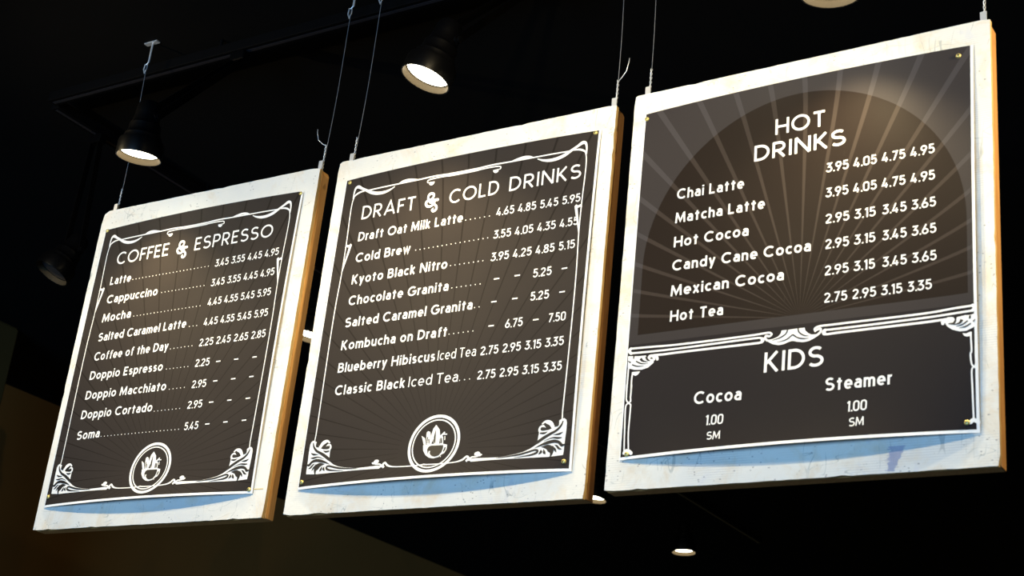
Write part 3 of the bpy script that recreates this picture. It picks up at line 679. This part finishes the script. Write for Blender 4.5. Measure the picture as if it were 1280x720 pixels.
        for k, f in enumerate(E['fill']):
            ik = Ink(sh); ik.fill(mv(f), .0004); ik.build('badge_cup' if k == 0 else 'badge_crystal', M['white_ink'], po)
        ik = Ink(sh)
        for f in E['darkfill']: ik.fill(mv(f), .0010)
        for st in E['dark']: ik.ribbon(catmull(mv(st), .003), .0010)
        ik.build('badge_shading', M['dark_ink'], po)
        for st in E['white']:
            ik = Ink(sh); ik.ribbon(catmull(mv(st), .003), .0014); ik.build('badge_highlight', M['white_ink'], po)
        ac = DATA['ampc'][i]; ik = Ink(sh)
        for st in DATA['amp']: ik.ribbon(catmull([(ac[0]+q[0], ac[1]+q[1], q[2]) for q in st], .002), rnd=True)
        ik.build('title_ampersand', M['white_ink'], po)
    else:
        R = DATA['b2']; mv = lambda pts: [(u0+q[0], v0+q[1])+tuple(q[2:]) for q in pts]
        for st in R['white']: ik = Ink(sh); ik.ribbon(catmull(mv(st), .003), rnd=True); ik.build('border_line', M['white_ink'], po)
        for f in R['fill']: ik = Ink(sh); ik.fill(mv(f), .0004); ik.build('border_leaf', M['white_ink'], po)
        ik = Ink(sh)
        for st in R['dark']: ik.ribbon(catmull(mv(st), .003), .0009)
        ik.build('leaf_vein', M['dark_ink'], po)
    # screws
    for (u, v) in DATA['screws'][i]:
        bm = bmesh.new(); lathe(bm, [(.0001, .0030), (.0030, .0028), (.0048, .0018), (.0056, 0), (.0056, -.002)], 16, cap0=True, cap1=True)
        bmesh.ops.rotate(bm, verts=bm.verts, cent=(0, 0, 0), matrix=Matrix.Rotation(math.pi/2, 3, 'X'))
        bmesh.ops.translate(bm, verts=bm.verts, vec=Vector(sh.P(u, v, .0015))); fix_normals(bm)
        so = from_bm('screw', bm, M['brass'], e, smooth=True); so['label'] = 'brass screw head'
        bm = bmesh.new(); p = sh.P(u, v, .0047)
        box(bm, p[0]-.003, p[0]+.003, p[1]-.0003, p[1]+.0006, p[2]-.0006, p[2]+.0006); box(bm, p[0]-.0006, p[0]+.0006, p[1]-.0003, p[1]+.0006, p[2]-.003, p[2]+.003)
        from_bm('screw_slot', bm, M['dark_ink'], so)
    # brackets the wires are tied to
    for k, x_ in enumerate((-W/2+.022, W/2-.020)):
        bm = bmesh.new(); box(bm, x_-.007, x_+.007, .020, .0225, H-.03, H+.034)
        box(bm, x_-.007, x_+.007, .0225, .040, H-.0005, H+.0015)
        br = from_bm('hanging_bracket', bm, M['steel'], e); br['label'] = 'small galvanised bracket'
    if i == 2:                                   # purple marker smear under the sheet
        ik = bmesh.new(); me = bpy.data.meshes.new('marker_smear'); rnd = random.Random(3)
        for k in range(34):
            f = k/33; v = .944+f*.050; cu = .662-f*.016; wd = .034-.014*f
            x0 = cu-wd/2+rnd.uniform(-.005, .005)+(.002 if f < .6 else .004); x1 = cu+wd/2+rnd.uniform(-.002, .002)
            box(ik, x0-W/2, x1-W/2, -.0004, .0002, H-v, H-v+.0009)
        o = from_bm('marker_smear', ik, M['purple'], e); o['kind'] = 'stuff'; o['label'] = 'purple marker smear'
    if i == 0:
        ik = bmesh.new(); box(ik, W/2-.045, W/2-.013, -.0006, .0002, H-.930, H-.9275)
        o = from_bm('glue_streak', ik, M['tan_scratch'], e); o['label'] = 'yellow glue streak'
    return sh, base
boards = [make_board(i) for i in range(3)]

# ---------------------------------------------------------------- hanging wires
WNAMES = [('left corner of the coffee and espresso board', 'right corner of the coffee and espresso board'),
          ('left corner of the draft and cold drinks board', 'right corner of the draft and cold drinks board'),
          ('left corner of the hot drinks board', 'right corner of the hot drinks board')]
for i, (sh, base) in enumerate(boards):
    c, s = math.cos(sh.th), math.sin(sh.th)
    for k, x_ in enumerate((-sh.W/2+.022, sh.W/2-.020)):
        yb = .031; bx = base[0]+x_*c-yb*s; by = base[1]+x_*s+yb*c; z0 = base[2]+sh.H
        t = empty('hanging_wire', (bx, by, z0+.0015), 'thin twisted steel wire rising from the '+WNAMES[i][k], 'wire', 'wires holding the menu boards')
        hx = .012 if (i + k) % 2 else -.012; top = CEIL - (z0+.0015)
        rnd = random.Random(i*7+k)
        # main strand, with a slight bow; loops through the bracket
        bm = bmesh.new(); L = top-.085
        tube(bm, [(0.0, 0, .0), (0.001, 0, .02)]+[(hx*f+.003*math.sin(f*3.1), .002*math.sin(f*5), .02+(L-.02)*f) for f in [j/14 for j in range(1, 15)]], .0009, 6)
        from_bm('wire', bm, M['wire'], t, True)
        bm = bmesh.new()
        for ph in (0, math.pi):                  # twisted tie at the bottom
            tube(bm, [(.0022*math.cos(ph+a*1.1), .0022*math.sin(ph+a*1.1), .001+a*.0042) for a in range(0, 22)], .0010, 5)
        from_bm('twisted_tie', bm, M['steel'], t, True)
        if (i, k) in ((0, 1), (1, 1)):           # loose curling end
            sg = -1 if i == 0 else 1
            bm = bmesh.new(); tube(bm, [(0, 0, .085), (sg*.012, -.004, .092), (sg*.026, -.008, .105), (sg*.032, -.01, .128), (sg*.033, -.010, .140)], .0012, 6)
            from_bm('loose_end', bm, M['steel'], t, True)
        # ceiling hook: anchor plate, rod and bent hook
        bm = bmesh.new(); zt = top
        box(bm, hx-.028, hx+.028, -.008, .008, zt-.004, zt+.0)
        tube(bm, [(hx+.004, 0, zt-.003), (hx+.004, 0, zt-.075)], .0032, 8)
        tube(bm, [(hx+.004, 0, zt-.074), (hx-.004, 0, zt-.083), (hx-.010, 0, zt-.080), (hx-.012, 0, zt-.100), (hx-.006, 0, zt-.115), (hx, 0, zt-.100), (hx, 0, zt-.084)], .0022, 7)
        ho = from_bm('ceiling_hook', bm, M['steel'], t, False); ho['label'] = 'bent steel ceiling hook'

# ---------------------------------------------------------------- track lights
def bars(name, label, x0, x1, y0, y1, z):
    t = empty(name, ((x0+x1)/2, (y0+y1)/2, z), label, 'lighting track'); cx, cy = (x0+x1)/2, (y0+y1)/2
    bm = bmesh.new(); box(bm, x0-cx, x1-cx, y0-cy, y1-cy, 0, .036)
    bmesh.ops.bevel(bm, geom=bm.edges[:], offset=.002, segments=1, affect='EDGES'); from_bm('track_bar', bm, M['track_black'], t)
    bm = bmesh.new()
    if x1-x0 > y1-y0: box(bm, x0-cx+.01, x1-cx-.01, -.006, .006, -.001, .004)
    else: box(bm, -.006, .006, y0-cy+.01, y1-cy-.01, -.001, .004)
    from_bm('track_slot', bm, M['lens_off'], t)
    n = max(2, int(max(x1-x0, y1-y0)/1.4))
    for k in range(n):
        f = (k+.5)/n; px = (x0-cx)*(1-f)+(x1-cx)*f if x1-x0 > y1-y0 else 0; py = 0 if x1-x0 > y1-y0 else (y0-cy)*(1-f)+(y1-cy)*f
        bm = bmesh.new(); tube(bm, [(px, py, .034), (px, py, CEIL-z+.001)], .006, 8); from_bm('suspension_rod', bm, M['track_black'], t)
    return t
TZ = 3.83
TZ2 = 4.03
bars('lighting_track', 'black lighting track running above the menu boards', -4.00, 2.2, 2.94, 2.98, TZ2)
bars('lighting_track', 'black lighting track running back into the dark behind the boards', -4.04, -4.00, 2.99, 9.2, TZ2)
bars('lighting_track', 'black lighting track nearest the photographer at the upper left', -4.1, .5, 1.74, 1.78, TZ)

def spotlight(label, loc, nrm, mount, lit=True, power=1.0, real=True, angle=SPOT_ANGLE):
    """loc: centre of the opening; nrm: the way it faces; mount: point under the track"""
    loc = Vector(loc); n = Vector(nrm).normalized(); mount = Vector(mount)
    t = empty('track_spotlight', loc, label, 'spotlight', 'black track spotlights')
    q = (-n).to_track_quat('Z', 'X').to_matrix()          # local +z = away from the beam
    def put(bm, smooth=True, name='', m=None):
        bmesh.ops.rotate(bm, verts=bm.verts, cent=(0, 0, 0), matrix=q); fix_normals(bm)
        o = from_bm(name, bm, m, t, smooth); 
        return o
    bm = bmesh.new()
    lathe(bm, [(.0625, .001), (.0655, 0), (.0665, .004), (.0665, .040), (.0640, .050), (.0560, .052), (.0545, .056), (.0545, .066), (.0500, .070), (.0460, .082), (.0455, .100), (.0420, .104), (.0380, .112), (.0360, .135), (.0340, .160), (.028, .172), (.012, .178), (.0005, .179)], 56, cap1=True)
    o = put(bm, True, 'lamp_housing', M['black_paint'])
    md = o.modifiers.new('edge', 'EDGE_SPLIT'); md.split_angle = math.radians(38)
    bm = bmesh.new(); lathe(bm, [(.0625, .001), (.0620, .004), (.0606, .020)], 56); put(bm, True, 'reflector_ring', M['reflector'])
    bm = bmesh.new(); lathe(bm, [(.0606, .020), (.0570, .0205)], 56); put(bm, True, 'lens_gasket', M['black_paint'])
    bm = bmesh.new(); lathe(bm, [(.0570, .0203), (.050, .0180), (.035, .0155), (.018, .0141), (.0005, .0138)], 56, cap1=True); put(bm, True, 'lamp_glass', M['lens'] if lit else M['lens_off'])
    # tilt knob and yoke
    pv = loc + (-n)*.125
    side = n.cross(Vector((0, 1, 0))); side = side.normalized() if side.length > .1 else Vector((1, 0, 0))
    bm = bmesh.new(); up = mount - Vector((0, 0, .03))
    for sg in (-1, 1):
        a = pv - loc + side*sg*.043; b_ = Vector((up.x-loc.x, up.y-loc.y, up.z-loc.z)) + side*sg*.020
        d = (b_-a).normalized(); wv = d.cross(side).normalized()*.011; th = side*.002
        for (p0, p1) in ((a-d*.012, b_),):
            vs = [bm.verts.new(p+s1*wv+s2*th) for p in (p0, p1) for s1, s2 in ((1, 1), (-1, 1), (-1, -1), (1, -1))]
            for f in ((0, 1, 2, 3), (7, 6, 5, 4), (0, 4, 5, 1), (1, 5, 6, 2), (2, 6, 7, 3), (3, 7, 4, 0)): bm.faces.new([vs[i] for i in f])
    fix_normals(bm); from_bm('yoke', bm, M['black_paint'], t)
    bm = bmesh.new()
    for sg in (-1, 1): tube(bm, [pv-loc+side*sg*.032, pv-loc+side*sg*.052], .009, 12)
    fix_normals(bm); from_bm('tilt_knob', bm, M['black_paint'], t)
    bm = bmesh.new(); c = up-loc
    box(bm, c.x-.030, c.x+.030, c.y-.017, c.y+.017, c.z-.004, c.z+.0295)
    bmesh.ops.bevel(bm, geom=bm.edges[:], offset=.003, segments=1, affect='EDGES')
    from_bm('track_adapter', bm, M['black_paint'], t)
    if lit and real:
        l = bpy.data.lights.new('lamp_beam', 'SPOT'); l.energy = SPOT_W*power; l.color = SPOT_COL; l.spot_size = math.radians(angle); l.spot_blend = 1; l.shadow_soft_size = .012
        ob = bpy.data.objects.new('lamp_beam', l); COL.objects.link(ob); ob.parent = t; ob.location = n*.004
        ob.rotation_euler = n.to_track_quat('-Z', 'Y').to_euler()
    return t
Z = 1.90 + EYE
k = 1.90/1.85
spotlight('lit black spotlight at the left, above the coffee and espresso board', (-3.05*k, 2.58*k, Z), (-.093, .073, -.993), (-3.13, 2.96, TZ2), power=DOWN)
spotlight('lit black spotlight at top centre, above the draft and cold drinks board', (-2.03*k, 2.53*k, Z), (-.261, -.131, -.956), (-2.03, 2.96, TZ2), power=DOWN, angle=145)
spotlight('lit black spotlight cut by the top edge, above the hot drinks board', (-1.01*k, 2.57*k, Z), (-.017, .125, -.992), (-1.03, 2.96, TZ2), power=DOWN)
spotlight('lit black spotlight at the right end of the track above the boards, added outside the picture to light the hot drinks frame', (-.02, 2.62, Z), (-.75, .10, -.65), (-.02, 2.96, TZ2), power=1.3, angle=140)  # extra unseen lamp, added to light the right board's side
spotlight('lit black spotlight cut by the top left corner of the picture', (-2.80, 1.84, Z), (.303, .446, -.842), (-2.95, 1.76, TZ), power=1.1, angle=145)
spotlight('lit black spotlight at the left end of the nearest track, added outside the picture to light the boards', (-3.90, 1.90, 3.54), (.30, .92, -.25), (-3.88, 1.76, TZ), power=.80, angle=135)  # extra unseen lamp, put in as key light for the left board
spotlight('lit black spotlight in the middle of the nearest track, added outside the picture to light the boards', (-1.52, 1.90, 3.54), (.0, .85, -.50), (-1.52, 1.76, TZ), power=.95, angle=155)  # unseen lamp added as key light for the right board
spotlight('distant lit spotlight seen in the gap between left and middle boards', (-3.49*k, 3.89*k, Z), (-.1, -.088, -.991), (-4.02, 4.0, TZ2), power=.7)
spotlight('distant lit spotlight half hidden by the lower right corner of the middle board', (-3.52*k, 6.09*k, Z), (-.084, -.081, -.993), (-4.02, 6.26, TZ2), power=.7)
spotlight('smallest distant lit spotlight, below the hot drinks board', (-3.55*k, 7.14*k, Z), (.056, -.011, -.998), (-4.02, 7.33, TZ2), power=.7)
spotlight('unlit black spotlight hardly visible in the dark left of the coffee and espresso board', (-4.10, 3.20, Z), (-.25, -.35, -.9), (-4.02, 3.20, TZ2), lit=False)
